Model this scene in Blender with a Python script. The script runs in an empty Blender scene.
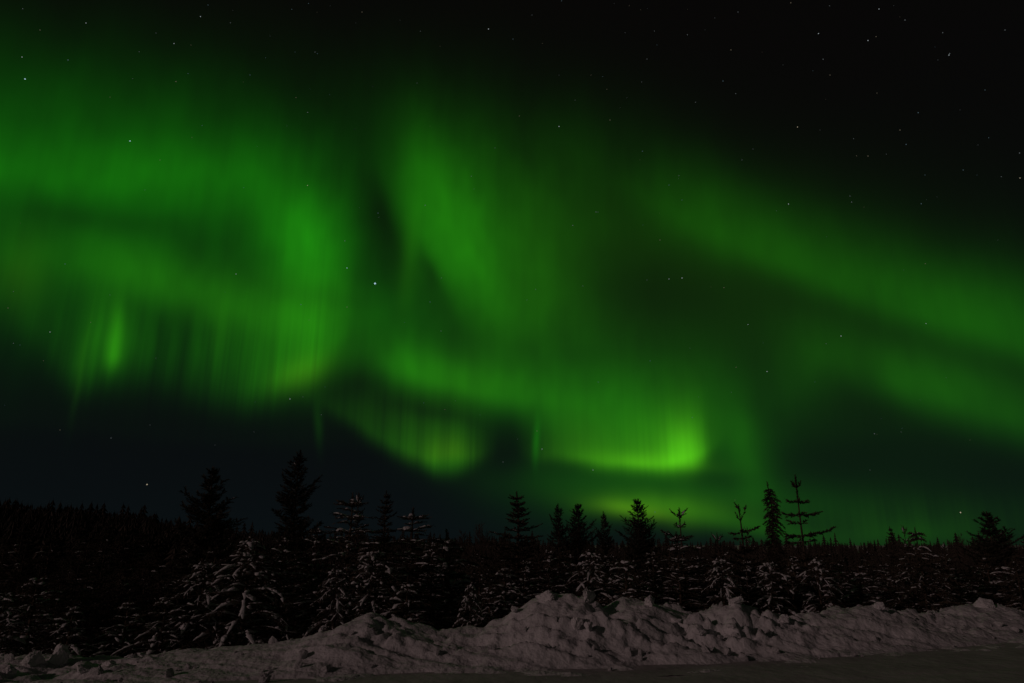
import bpy, bmesh, math, random
from mathutils import Vector, Matrix, noise

# ------------------------------------------------------------------ camera
W, H = 1024, 683
LENS = 24.0
F = LENS / 36.0 * W
PITCH = math.radians(16.6)
CAM_Z = 1.6
scene = bpy.context.scene
C = scene.collection
cam_data = bpy.data.cameras.new('camera')
cam_data.lens = LENS
cam_data.sensor_width = 36.0
cam_data.clip_start = 0.1
cam_data.clip_end = 20000
cam = bpy.data.objects.new('camera', cam_data)
cam.location = (0, 0, CAM_Z)
cam.rotation_euler = (math.pi / 2 + PITCH, 0, 0)
C.objects.link(cam)
scene.camera = cam
scene.view_settings.view_transform = 'Standard'
scene.view_settings.look = 'None'
scene.view_settings.exposure = 0
scene.view_settings.gamma = 1
scene.render.film_transparent = False
scene.cycles.use_denoising = True
scene.cycles.max_bounces = 4

CP, SP = math.cos(PITCH), math.sin(PITCH)


def ray(px, py):
    """world direction seen at a spot of the photograph"""
    u = (px - W / 2) / F
    v = -(py - H / 2) / F
    return Vector((u, CP - v * SP, SP + v * CP))


def at(px, py, Y):
    d = ray(px, py)
    return Vector((0, 0, CAM_Z)) + d * (Y / d.y)


def ang(px, py):
    """azimuth and elevation in degrees"""
    d = ray(px, py).normalized()
    return math.degrees(math.atan2(d.x, d.y)), math.degrees(math.asin(d.z))


def lin(c):
    return c / 12.92 if c <= 0.04045 else ((c + 0.055) / 1.055) ** 2.4


# ------------------------------------------------------------------ world: night sky with aurora, by azimuth and elevation
world = bpy.data.worlds.new('World')
scene.world = world
world.use_nodes = True
NT = world.node_tree
NT.nodes.clear()


class S:
    """tiny expression builder on node sockets"""
    def __init__(self, sock): self.s = sock
    def __add__(a, b): return mth('ADD', a, b)
    def __radd__(a, b): return mth('ADD', b, a)
    def __sub__(a, b): return mth('SUBTRACT', a, b)
    def __rsub__(a, b): return mth('SUBTRACT', b, a)
    def __mul__(a, b): return mth('MULTIPLY', a, b)
    def __rmul__(a, b): return mth('MULTIPLY', b, a)
    def __truediv__(a, b): return mth('DIVIDE', a, b)
    def __neg__(a): return mth('MULTIPLY', a, -1.0)


def mth(op, a, b=None, c=None):
    n = NT.nodes.new('ShaderNodeMath')
    n.operation = op
    for i, x in enumerate((a, b, c)):
        if x is None:
            continue
        if isinstance(x, S):
            NT.links.new(x.s, n.inputs[i])
        else:
            n.inputs[i].default_value = float(x)
    return S(n.outputs[0])


def combine(x, y, z):
    n = NT.nodes.new('ShaderNodeCombineXYZ')
    for i, v in enumerate((x, y, z)):
        if isinstance(v, S):
            NT.links.new(v.s, n.inputs[i])
        else:
            n.inputs[i].default_value = v
    return S(n.outputs[0])


def noise_tex(vec, scale, detail=2.0, rough=0.5):
    n = NT.nodes.new('ShaderNodeTexNoise')
    n.inputs['Scale'].default_value = scale
    n.inputs['Detail'].default_value = detail
    n.inputs['Roughness'].default_value = rough
    NT.links.new(vec.s, n.inputs['Vector'])
    return S(n.outputs['Fac'])


def curve(x01, pts):
    """float curve through (x, y) points"""
    n = NT.nodes.new('ShaderNodeFloatCurve')
    c = n.mapping.curves[0]
    n.mapping.use_clip = False
    n.mapping.extend = 'HORIZONTAL'
    pts = sorted(pts)
    c.points[0].location = pts[0]
    c.points[1].location = pts[-1]
    for p in pts[1:-1]:
        c.points.new(*p)
    n.mapping.update()
    NT.links.new(x01.s, n.inputs['Value'])
    return S(n.outputs[0])


tc = NT.nodes.new('ShaderNodeTexCoord')
sep = NT.nodes.new('ShaderNodeSeparateXYZ')
NT.links.new(tc.outputs['Generated'], sep.inputs[0])
dx, dy, dz = (S(o) for o in sep.outputs)
AZ0 = mth('ARCTAN2', dx, dy) * (180 / math.pi)
EL0 = mth('ARCSINE', dz) * (180 / math.pi)
# slow wandering of the curtains, and fine rays that follow azimuth only
wv = combine(AZ0 * 0.11, EL0 * 0.11, 3.7)
AZ = AZ0 + (noise_tex(wv, 1.0, 2) - 0.5) * 1.4
EL = EL0 + (noise_tex(combine(AZ0 * 0.13, EL0 * 0.1, 11.3), 1.0, 2) - 0.5) * 1.4
rays = noise_tex(combine(AZ0 * 0.62, EL0 * 0.012, 1.0), 1.0, 3.0, 0.6)           # around 0.5
rays_fine = noise_tex(combine(AZ0 * 2.0, EL0 * 0.03, 5.0), 1.0, 2.0, 0.6)
ray_gain = mth('MAXIMUM', 1.0 + (rays - 0.5) * 2.0 + (rays_fine - 0.5) * 0.9, 0.0)
cloudy = noise_tex(combine(AZ0 * 0.13, EL0 * 0.075, 8.0), 1.0, 3.0, 0.6)
soft_gain = 1.04 + (cloudy - 0.5) * 1.7 + (rays - 0.5) * 0.25


def jac(px, py):
    """d(pixel)/d(az, el) near a spot"""
    e = 0.5
    a0, e0 = ang(px, py)
    ax, ex = ang(px + e, py)
    ay, ey = ang(px, py + e)
    m = Matrix((((ax - a0) / e, (ay - a0) / e), ((ex - e0) / e, (ey - e0) / e)))
    return m.inverted()


def blob(px, py, sx, sy, rot=0.0, sdown=None, sright=None):
    """soft patch of light; sizes in photo pixels turned to degrees of sky"""
    a0, e0 = ang(px, py)
    J = jac(px, py)
    r = math.radians(rot)
    R = Matrix(((math.cos(r), math.sin(r)), (-math.sin(r), math.cos(r))))
    M = R @ J
    du = AZ - a0
    dv = EL - e0
    u = mth('MULTIPLY_ADD', du, M[0][0], dv * M[0][1])
    v = mth('MULTIPLY_ADD', du, M[1][0], dv * M[1][1])
    if sright:
        u = mth('MULTIPLY_ADD', mth('MAXIMUM', u, 0.0), 1 / sright, mth('MINIMUM', u, 0.0) * (1 / sx))
    else:
        u = u * (1 / sx)
    if sdown:
        v = mth('MULTIPLY_ADD', mth('MAXIMUM', v, 0.0), 1 / sdown, mth('MINIMUM', v, 0.0) * (1 / sy))
    else:
        v = v * (1 / sy)
    d2 = mth('MULTIPLY_ADD', u, u, v * v)
    return mth('EXPONENT', -d2)


AZN = (AZ + 50.0) * 0.01          # -50..50 degrees -> 0..1


def curtain(bottom, inten, up, down):
    """a curtain: lower border and brightness along azimuth, sharp foot, long soft top"""
    eb = curve(AZN, [((ang(*p)[0] + 50) / 100, ang(*p)[1] / 60) for p in bottom]) * 60.0 + 0.65
    pts = sorted(bottom)

    def yb(x):
        for (x0, y0), (x1, y1) in zip(pts, pts[1:]):
            if x0 <= x <= x1:
                return y0 + (y1 - y0) * (x - x0) / (x1 - x0)
        return pts[0][1] if x < pts[0][0] else pts[-1][1]
    it = mth('MAXIMUM', curve(AZN, [((ang(x, yb(x))[0] + 50) / 100, v) for x, v in inten]), 0.0)
    d = EL - eb
    k = 0.084
    t = mth('MAXIMUM', d, 0.0) * (1 / (up * k))
    b = mth('MINIMUM', d, 0.0) * (1 / (down * k))
    prof = mth('EXPONENT', -mth('POWER', t, 1.35) - b * b)
    return it * prof


glow = []      # (signal, amplitude in green, red/green ratio)


def add(sig, amp, rg=0.07):
    glow.append((sig, amp, rg))


# diffuse high glow
add(blob(60, 190, 330, 105, 4, sdown=115) * soft_gain, 0.056, 0.03)
add(blob(50, 172, 200, 30, 2, sdown=24) * soft_gain, 0.048, 0.05)
add(blob(230, 190, 130, 55, 12) * soft_gain, 0.034, 0.05)
add(blob(304, 240, 40, 52, -14, sdown=46) * soft_gain, 0.140, 0.05)
add(blob(312, 330, 44, 55, 0) * soft_gain, 0.05, 0.09)
add(blob(125, 268, 90, 30, 14) * soft_gain, 0.060, 0.09)
add(blob(215, 300, 85, 30, 16, sdown=22) * soft_gain, 0.060, 0.10)
add(blob(290, 300, 70, 40, 10) * soft_gain, 0.03, 0.09)
add(blob(22, 275, 26, 36, 0), 0.030, 0.22)
add(blob(450, 232, 36, 78, -8, sdown=58, sright=48) * soft_gain, 0.112, 0.07)
add(blob(478, 275, 24, 50, -14) * soft_gain, 0.03, 0.07)
add(blob(420, 170, 26, 60, -6) * soft_gain, 0.030, 0.07)
add(blob(520, 215, 110, 80, 8) * soft_gain, 0.032, 0.09)
add(blob(515, 300, 60, 62, 25) * soft_gain, 0.046, 0.10)
add(blob(408, 262, 9, 46, 8), 0.030, 0.14)
add(blob(380, 318, 75, 42, 0) * soft_gain, 0.034, 0.05)
# middle ribbon running down to the right
add(blob(408, 366, 34, 26, 20, sdown=18) * soft_gain, 0.085, 0.08)
add(blob(470, 384, 70, 26, 10, sdown=15) * soft_gain, 0.075, 0.10)
add(blob(560, 402, 100, 40, 12, sdown=34) * soft_gain, 0.052, 0.08)
add(blob(640, 420, 70, 55, 8) * soft_gain, 0.052, 0.08)
add(blob(590, 360, 120, 60, 15) * soft_gain, 0.020, 0.08)
add(blob(748, 452, 20, 48, -14) * soft_gain, 0.036, 0.1)
add(blob(715, 425, 55, 60, 0) * soft_gain, 0.016, 0.08)
# right hand bands
add(blob(700, 218, 75, 40, 25) * soft_gain, 0.018, 0.08)
add(blob(860, 288, 210, 48, 20, sdown=22) * soft_gain, 0.046, 0.08)
add(blob(1015, 330, 110, 50, 20, sdown=26) * soft_gain, 0.030, 0.08)
add(blob(960, 402, 140, 42, 20, sdown=22) * soft_gain, 0.042, 0.09)
add(blob(805, 368, 34, 44, 10) * soft_gain, 0.020, 0.09)
add(blob(890, 378, 80, 34, 18, sdown=22) * soft_gain, 0.018, 0.09)
add(blob(800, 330, 220, 120, 18), 0.011, 0.14)
add(blob(640, 275, 150, 80, 10), 0.010, 0.24)
# low glow above the trees
add(blob(655, 506, 62, 13, 4) * soft_gain, 0.085, 0.30)
add(blob(622, 508, 26, 8, 8), 0.085, 0.42)
add(blob(655, 514, 18, 7, 4), 0.035, 0.5)
add(blob(680, 492, 150, 22, 4), 0.036, 0.1)
add(blob(750, 524, 90, 10, 12), 0.030, 0.14)
add(blob(880, 524, 160, 24, 0) * ray_gain, 0.013, 0.16)
add(blob(830, 470, 200, 60, 8), 0.003, 0.1)
add(blob(160, 340, 110, 40, 8) * ray_gain, 0.012, 0.06)
add(blob(235, 350, 60, 34, 0) * ray_gain, 0.016, 0.07)
for rx, ry, ra, rh in ((148, 345, .02, 34), (170, 350, .018, 38), (196, 348, .024, 36), (216, 360, .026, 34), (240, 362, .022, 38), (262, 362, .034, 34), (130, 336, .018, 30), (60, 330, .012, 30)):
    add(blob(rx, ry, 6, rh, 6, sdown=rh * 0.7), ra * 0.55, 0.08)
add(blob(910, 537, 70, 14, 0), 0.020, 0.14)
add(blob(560, 490, 70, 40, 0), 0.010, 0.08)
# curtains with rays
add(curtain([(0, 300), (40, 335), (75, 372), (130, 362), (190, 384), (230, 392), (265, 386), (310, 366), (345, 336)],
            [(-60, .02), (0, .008), (50, .010), (90, .026), (150, .008), (200, .010), (235, .018), (262, .050), (308, .072), (332, .035), (352, 0)],
            62, 20) * ray_gain, 1.0, 0.09)
add(blob(111, 353, 8, 42, 5, sdown=14), 0.125, 0.12)
add(blob(108, 335, 24, 36, 0), 0.040, 0.08)
add(blob(94, 338, 4, 36, 8), 0.022, 0.12)
add(blob(82, 356, 4, 44, 10), 0.022, 0.16)
add(blob(222, 325, 8, 36, 6), 0.025, 0.12)
add(blob(304, 372, 26, 14, -26), 0.055, 0.34)
add(curtain([(290, 388), (340, 416), (380, 440), (410, 454), (445, 466), (470, 461), (500, 448)],
            [(280, 0), (310, .008), (350, .020), (400, .052), (440, .085), (465, .07), (482, .03), (500, 0)],
            42, 12) * (0.3 + ray_gain * 0.7), 1.0, 0.14)
add(blob(446, 452, 26, 16, 0, sdown=8) * ray_gain, 0.030, 0.5)
add(blob(318, 422, 4, 22, 0), 0.014, 0.1)
add(curtain([(515, 450), (536, 460), (560, 457), (600, 465), (640, 469), (680, 467), (705, 458), (728, 440)],
            [(515, 0), (533, .015), (548, .035), (580, .09), (610, .13), (650, .19), (676, .30), (695, .27), (708, .09), (722, .015), (740, 0)],
            29, 10) * (0.6 + ray_gain * 0.4), 1.0, 0.19)
add(blob(536, 440, 3.5, 20, 0), 0.06, 0.03)
add(blob(645, 461, 48, 9, 4, sdown=6), 0.10, 0.28)
add(blob(684, 448, 16, 22, 0), 0.10, 0.22)

# darker lanes between the folds
dark = [
    (blob(385, 218, 20, 50, -18, sright=13), 0.72), (blob(430, 270, 10, 26, -22, sright=7), 0.42), (blob(440, 300, 22, 36, -30), 0.34),
    (blob(120, 218, 120, 13, 4), 0.2), (blob(170, 232, 60, 16, 8), 0.14), (blob(315, 296, 50, 12, 10), 0.14),
    (blob(650, 290, 85, 42, 16), 0.40), (blob(510, 442, 20, 30, 0, sdown=40), 0.55), (blob(352, 384, 38, 16, -16), 0.42),
    (blob(840, 440, 100, 50, 14), 0.2), (blob(440, 412, 55, 9, 12), 0.38), (blob(712, 480, 40, 10, 0), 0.25),
]

G = None
Rr = None
for sig, amp, rg in glow:
    g = sig * amp
    G = g if G is None else G + g
    r = g * rg
    Rr = r if Rr is None else Rr + r
for sig, k in dark:
    f = 1.0 - sig * k
    G = G * f
    Rr = Rr * f
G = G * 1.09
Rr = Rr * 0.9
# a nearly black sky, bluer near the horizon
hz = mth('EXPONENT', -mth('MAXIMUM', EL0, 0.0) * (1 / 16.0))
above = mth('MAXIMUM', mth('MINIMUM', EL0 * 0.4 + 1.0, 1.0), 0.05)
R_ = (0.0022 + hz * 0.0008 + Rr) * above
G_ = (0.0017 + hz * 0.0033 + G) * above
B_ = (0.0015 + hz * 0.0046 + G * 0.010) * above
comb = NT.nodes.new('ShaderNodeCombineColor')
for i, v in enumerate((R_, G_, B_)):
    NT.links.new(v.s, comb.inputs[i])
bg = NT.nodes.new('ShaderNodeBackground')
bg.inputs['Strength'].default_value = 1.0
NT.links.new(comb.outputs[0], bg.inputs['Color'])
wo = NT.nodes.new('ShaderNodeOutputWorld')
NT.links.new(bg.outputs[0], wo.inputs['Surface'])

# ------------------------------------------------------------------ the one low warm light from behind on the left
sun = bpy.data.lights.new('sun', 'SUN')
sun.energy = 0.225
sun.color = (1.0, 0.68, 0.66)
sun.angle = math.radians(1.5)
so = bpy.data.objects.new('sun', sun)
SUN_DIR = Vector((0.78, 0.56, -0.30))        # travels right, away and down
so.rotation_euler = SUN_DIR.to_track_quat('-Z', 'Y').to_euler()
C.objects.link(so)


# ------------------------------------------------------------------ materials
def material(name, base, rough=0.9, var=0.3, scale=3.0, bump=0.0, bscale=30.0, spec=0.2):
    m = bpy.data.materials.new(name)
    m.use_nodes = True
    nt = m.node_tree
    b = nt.nodes['Principled BSDF']
    b.inputs['Roughness'].default_value = rough
    b.inputs['Specular IOR Level'].default_value = spec
    t = nt.nodes.new('ShaderNodeTexCoord')
    n = nt.nodes.new('ShaderNodeTexNoise')
    n.inputs['Scale'].default_value = scale
    n.inputs['Detail'].default_value = 4
    nt.links.new(t.outputs['Object'], n.inputs['Vector'])
    mp = nt.nodes.new('ShaderNodeMapRange')
    mp.inputs['From Min'].default_value = 0.3
    mp.inputs['From Max'].default_value = 0.7
    mp.inputs['To Min'].default_value = 1 - var
    mp.inputs['To Max'].default_value = 1 + var
    nt.links.new(n.outputs['Fac'], mp.inputs['Value'])
    mx = nt.nodes.new('ShaderNodeMix')
    mx.data_type = 'RGBA'
    mx.blend_type = 'MULTIPLY'
    mx.inputs['Factor'].default_value = 1
    mx.inputs['A'].default_value = (*base, 1)
    nt.links.new(mp.outputs['Result'], mx.inputs['B'])
    nt.links.new(mx.outputs['Result'], b.inputs['Base Color'])
    if bump:
        n2 = nt.nodes.new('ShaderNodeTexNoise')
        n2.inputs['Scale'].default_value = bscale
        n2.inputs['Detail'].default_value = 6
        nt.links.new(t.outputs['Object'], n2.inputs['Vector'])
        bp = nt.nodes.new('ShaderNodeBump')
        bp.inputs['Strength'].default_value = bump
        bp.inputs['Distance'].default_value = 0.06
        nt.links.new(n2.outputs['Fac'], bp.inputs['Height'])
        nt.links.new(bp.outputs['Normal'], b.inputs['Normal'])
    return m


M_SNOW = material('snow_ploughed', (0.80, 0.79, 0.80), 0.85, 0.10, 1.6, 0.7, 11.0)
M_ROAD = material('snow_packed', (0.52, 0.50, 0.50), 0.8, 0.2, 1.3, 0.4, 6.0)
M_TSNOW = material('snow_on_branches', (0.82, 0.82, 0.83), 0.85, 0.05, 6.0, 0.4, 25.0)
M_NEEDLE = material('spruce_needles', (0.085, 0.068, 0.050), 0.8, 0.45, 1.6)
M_PINE = material('pine_needles', (0.062, 0.056, 0.040), 0.8, 0.4, 1.6)
M_BARK = material('bark', (0.10, 0.075, 0.055), 0.9, 0.35, 9.0)
M_TWIG = material('birch_twigs', (0.09, 0.065, 0.055), 0.9, 0.3, 5.0)
M_FAR = material('far_forest', (0.070, 0.058, 0.046), 0.9, 0.4, 0.2)
M_GROUND = material('snow_field', (0.78, 0.78, 0.79), 0.9, 0.06, 0.5, 0.3, 4.0)


# ------------------------------------------------------------------ mesh helpers
def mesh_object(name, verts, faces, mat, parent=None, smooth=False):
    me = bpy.data.meshes.new(name)
    me.from_pydata(verts, [], faces)
    if smooth:
        me.polygons.foreach_set('use_smooth', [True] * len(me.polygons))
    me.materials.append(mat)
    me.update()
    o = bpy.data.objects.new(name, me)
    C.objects.link(o)
    if parent:
        o.parent = parent
    return o


def interp(pts, x):
    if x <= pts[0][0]:
        return pts[0][1]
    for (x0, y0), (x1, y1) in zip(pts, pts[1:]):
        if x <= x1:
            return y0 + (y1 - y0) * (x - x0) / (x1 - x0)
    return pts[-1][1]


def smooth_interp(pts, x):
    if x <= pts[0][0]:
        return pts[0][1]
    for (x0, y0), (x1, y1) in zip(pts, pts[1:]):
        if x <= x1:
            t = (x - x0) / (x1 - x0)
            t = t * t * (3 - 2 * t)
            return y0 + (y1 - y0) * t
    return pts[-1][1]


# ------------------------------------------------------------------ ground, road, snow bank
def sheet(name, x0, x1, y0, y1, z, mat):
    o = mesh_object(name, [(x0, y0, z), (x1, y0, z), (x1, y1, z), (x0, y1, z)], [(0, 1, 2, 3)], mat)
    o['kind'] = 'structure'
    return o


sheet('ground', -3000, 3000, -200, 4000, -0.92, M_GROUND)

FOOT = [(-16, 7.2), (-6, 8.6), (-2, 9.4), (1.9, 10.2), (4.7, 10.9), (9, 12.7), (14, 15.5), (22, 20)]


def foot(X):
    return interp(FOOT, X)


CREST_PX = [(-60, 656), (0, 657), (40, 654), (60, 655), (80, 660), (110, 658), (140, 655), (170, 652), (200, 649), (230, 647), (270, 643),
            (300, 638), (330, 629), (355, 620), (372, 617), (395, 622), (420, 627), (450, 630), (475, 628), (500, 619),
            (515, 609), (540, 597), (555, 592), (580, 593), (592, 599), (604, 607), (625, 599), (640, 600), (660, 604),
            (690, 607), (715, 604), (735, 600), (750, 602), (765, 612), (790, 616), (820, 612), (840, 607), (870, 604),
            (885, 607), (900, 612), (940, 610), (965, 606), (985, 602), (1000, 606), (1024, 614), (1090, 610)]
CREST = []
for px, py in CREST_PX:
    d = ray(px, py)
    # walk out along the ray until it stands over the crest line
    s = 5.0
    while s < 40 and s * d.y < foot(s * d.x) + 1.9:
        s += 0.02
    CREST.append((s * d.x, max(CAM_Z + s * d.z, 0.05)))


# where the plough left it broken, and where it lies smooth
ROUGH = [(-8, 1.7), (-5, 1.4), (-3.5, 0.5), (-1, 0.45), (0.4, 0.9), (1.2, 1.9), (4.4, 1.9), (6, 1.0), (9, 1.3), (12, 1.2)]


def bank_h(X, t):
    """height of the ploughed bank, t metres behind its foot"""
    hc = smooth_interp(CREST, X)
    lean = 0.12 * noise.noise(Vector((X * 0.5, 0, 4)))
    q = t / (1.9 + lean)
    if q <= 0:
        p = 0.0
    elif q < 1:
        p = math.sin(q * math.pi / 2) ** 1.5
    else:
        p = 1.0
    h = hc * p
    if q > 1.05:                      # the far side falls to the forest floor
        k = min(1.0, (q - 1.05) / 0.95)
        h -= (hc + 0.95) * k * k * (3 - 2 * k)
    env = max(0.0, min(1.0, (t + 0.1) / 0.9))
    crest = math.exp(-((t - 1.9) / 0.7) ** 2)
    amp = (0.35 + min(hc, 1.0)) * env
    v = Vector((X, t, 0))
    # rounded lumps and broken clods
    wob = Vector((noise.noise(v * 2.2), noise.noise(v * 2.2 + Vector((9, 0, 0))), 0)) * 0.35
    where = max(0.0, min(1.0, 0.45 + 1.5 * noise.noise(Vector((X * 0.33, t * 0.5, 21)))))
    where *= interp(ROUGH, X)
    where *= min(1.0, max(0.0, (t - 0.25) / 0.9))
    for sc, am, sh in ((1.5, 0.22, 0.3), (3.1, 0.13, 7.3), (6.3, 0.07, 3.9)):
        q_ = Vector((X * sc, t * sc * 1.15, sh)) + wob * sc * 0.6
        dd, pp = noise.voronoi(q_)
        gap = min(1.0, (dd[1] - dd[0]) * 3.2)
        gap = gap * gap * (3 - 2 * gap)
        up = 0.55 + 0.6 * noise.cell(pp[0] * 3.7)
        h += amp * am * (gap * up - 0.45) * where * (1 - 0.45 * crest)
        h += amp * am * 0.5 * (0.42 - dd[0]) * (1 - 0.5 * crest) * min(1.4, 0.35 + 0.65 * interp(ROUGH, X))
    # plough streaks falling to the right
    st = noise.fractal(Vector(((X * 0.75 + t * 1.1) * 1.1, (t * 0.9 + X * 0.42) * 4.5, 2.0)), 1.0, 2.0, 3)
    h += amp * 0.14 * st * (1 - crest)
    h += amp * 0.05 * noise.fractal(v * 2.3, 0.8, 2.0, 5)
    return h


def build_bank():
    X0, X1, nx = -12.0, 18.0, 900
    T0, T1, nt_ = -0.7, 5.4, 160
    vs, fs = [], []
    for j in range(nt_ + 1):
        t = T0 + (T1 - T0) * (j / nt_)
        for i in range(nx + 1):
            X = X0 + (X1 - X0) * i / nx
            z = bank_h(X, t)
            if t < 0.25:
                k = max(0.0, (t + 0.7) / 0.95)
                z = z * k - 0.05 * (1 - k) + 0.075 * noise.fractal(Vector((X * 1.1, t * 1.7, 5)), 0.8, 2, 5)
            vs.append((X, foot(X) + t, z))
    w = nx + 1
    for j in range(nt_):
        for i in range(nx):
            a = j * w + i
            fs.append((a, a + 1, a + w + 1, a + w))
    o = mesh_object('snow_bank', vs, fs, M_SNOW, smooth=True)
    o['kind'] = 'structure'
    return o


build_bank()


def build_road():
    vs, fs = [], []
    nx, ny = 220, 90
    for j in range(ny + 1):
        for i in range(nx + 1):
            X = -20 + 44 * i / nx
            yb = foot(X) + 0.3
            Y = -6 + (yb + 6) * (j / ny) ** 0.6
            u = Y - foot(X)
            z = 0.018 * noise.fractal(Vector((X * 0.35, u * 2.6, 1)), 0.9, 2, 5) - 0.02 * (math.exp(-((u + 1.5) / 0.14) ** 2) + math.exp(-((u + 3.1) / 0.14) ** 2))
            vs.append((X, Y, z))
    w = nx + 1
    for j in range(ny):
        for i in range(nx):
            a = j * w + i
            fs.append((a, a + 1, a + w + 1, a + w))
    o = mesh_object('road', vs, fs, M_ROAD, smooth=True)
    o['kind'] = 'structure'


build_road()


def chunk_mesh(seed, a, c, b):
    """an angular broken clod: the hull of a few points, chipped and crumbled"""
    r = random.Random(seed * 17 + 3)
    bm = bmesh.new()
    for _ in range(13):
        d = Vector((r.gauss(0, 1), r.gauss(0, 1), r.gauss(0, 1))).normalized()
        bm.verts.new(d * r.uniform(0.85, 1.15))
    res = bmesh.ops.convex_hull(bm, input=bm.verts)
    loose = [v for v in bm.verts if not v.link_faces]
    bmesh.ops.delete(bm, geom=loose, context='VERTS')
    for _ in range(4):
        bmesh.ops.subdivide_edges(bm, edges=bm.edges, cuts=1, use_grid_fill=True)
        bmesh.ops.triangulate(bm, faces=bm.faces)
        if len(bm.verts) > 900:
            break
    bmesh.ops.smooth_vert(bm, verts=bm.verts, factor=0.5, use_axis_x=True, use_axis_y=True, use_axis_z=True)
    bmesh.ops.smooth_vert(bm, verts=bm.verts, factor=0.5, use_axis_x=True, use_axis_y=True, use_axis_z=True)
    off = Vector((seed * 3.1, seed * 1.7, 0))
    for v in bm.verts:
        n = v.co.copy()
        k = 1 + 0.10 * noise.noise(n * 2.3 + off) + 0.07 * noise.fractal(n * 5 + off, 0.8, 2, 4)
        dd = noise.voronoi(n * 2.4 + off)[0]
        k -= 0.10 * max(0, 1 - (dd[1] - dd[0]) * 5)
        v.co = Vector((n.x * a * k, n.y * c * k, n.z * b * k))
    me = bpy.data.meshes.new('snow_chunk')
    bm.to_mesh(me)
    bm.free()
    me.polygons.foreach_set('use_smooth', [True] * len(me.polygons))
    me.materials.append(M_SNOW)
    return me


def snow_chunk(px, py, wpx, hpx, label, seed, flat=0.0):
    """a broken clod lying on the bank where the photo shows one"""
    d = ray(px, py)
    s = 5.0
    while s < 40:
        p = Vector((0, 0, CAM_Z)) + d * s
        t = p.y - foot(p.x)
        if t > 1.95 or (t > 0 and p.z < bank_h(p.x, t)):
            break
        s += 0.02
    z0 = bank_h(p.x, p.y - foot(p.x))
    a = wpx / 2 / F * s
    b = hpx / 2 / F * s
    me = chunk_mesh(seed, a, max(a, b) * 0.8, b)
    o = bpy.data.objects.new('snow_chunk', me)
    o.location = (p.x, p.y, max(p.z, z0 + b * 0.25))
    o.rotation_euler = (0, 0, seed * 0.7)
    C.objects.link(o)
    o['label'] = label
    o['category'] = 'snow chunk'
    o['group'] = 'chunks of ploughed snow on the bank'


for args in [
    (587, 600, 22, 15, 'rounded snow chunk standing at the right end of the highest bank top', 1),
    (546, 600, 34, 16, 'broad smooth snow lump at the left of the highest bank top', 2),
    (514, 612, 13, 8, 'small snow chunk left of the high crest, beside dark twigs', 3),
    (577, 629, 18, 15, 'upright snow block in the hollow below the highest bank top', 4),
    (589, 631, 11, 13, 'rounded snow block beside the darkest hole of the bank face', 5),
    (650, 606, 16, 15, 'pale snow chunk on the crest right of the bank dip', 6),
    (676, 621, 15, 8, 'flat pale snow slab half way down the bank face', 7),
    (683, 634, 22, 17, 'big snow clod casting a dark shadow on the middle right bank face', 8),
    (700, 632, 18, 12, 'reddish snow clod just right of the big shadowed one', 9),
    (738, 605, 22, 14, 'blocky snow chunk on the crest below the two lean spruces', 10),
    (784, 620, 20, 10, 'low snow chunk in the dip of the crest right of the columnar spruce', 11),
    (732, 628, 14, 9, 'small snow clod under the crest block', 12),
    (985, 606, 20, 14, 'pale snow chunk on the crest near the right edge', 13),
    (880, 609, 20, 10, 'rounded snow chunk on the crest before the drooping snowy spruce', 14),
    (34, 664, 24, 20, 'pale jagged snow chunk at the far left end of the bank', 15),
    (58, 662, 26, 26, 'bright curved snow chunk right of the jagged one at the left end', 16),
    (84, 670, 20, 16, 'small snow chunk lying below the curved bright one at the left end', 17),
    (110, 665, 15, 8, 'flat snow slab on the low left bank', 18),
    (141, 655, 9, 6, 'tiny snow lump on the low crest at left', 19),
    (10, 672, 18, 12, 'snow chunk in the bottom left corner', 20),
]:
    snow_chunk(*args)

# crumbs broken off the bank, on its face and along its foot
CLODS = [chunk_mesh(100 + k, 1.0, 0.85, 0.7) for k in range(6)]
rc = random.Random(9)
for i in range(120):
    X = rc.uniform(-7, 12)
    t = rc.choice((rc.gauss(0.15, 0.22), rc.uniform(0.3, 1.9), rc.uniform(0.3, 1.9)))
    r_ = rc.choice((0.025, 0.035, 0.035, 0.05, 0.07, 0.09))
    t = max(t, -0.35)
    o = bpy.data.objects.new('snow_clod', CLODS[i % 6])
    o.location = (X, foot(X) + t, max(bank_h(X, t), 0.0) + r_ * 0.25)
    o.rotation_euler = (rc.random() * 6, rc.random() * 6, rc.random() * 6)
    o.scale = (r_ * rc.uniform(0.9, 1.6), r_, r_ * rc.uniform(0.7, 1.1))
    C.objects.link(o)
    o['label'] = 'small crumb of snow broken off the ploughed bank'
    o['category'] = 'snow clod'
    o['group'] = 'crumbs of snow on the bank'


# ------------------------------------------------------------------ trees
def tube(vs, fs, pts, radii, n=5):
    base = len(vs)
    for k, (p, r) in enumerate(zip(pts, radii)):
        d = (pts[min(k + 1, len(pts) - 1)] - pts[max(k - 1, 0)])
        d = d.normalized() if d.length > 1e-6 else Vector((0, 0, 1))
        a = d.orthogonal().normalized()
        b = d.cross(a)
        for i in range(n):
            t = 2 * math.pi * i / n
            vs.append(p + (a * math.cos(t) + b * math.sin(t)) * r)
    for k in range(len(pts) - 1):
        for i in range(n):
            j = (i + 1) % n
            fs.append((base + k * n + i, base + k * n + j, base + (k + 1) * n + j, base + (k + 1) * n + i))
    fs.append(tuple(base + (len(pts) - 1) * n + i for i in range(n)))


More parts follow.
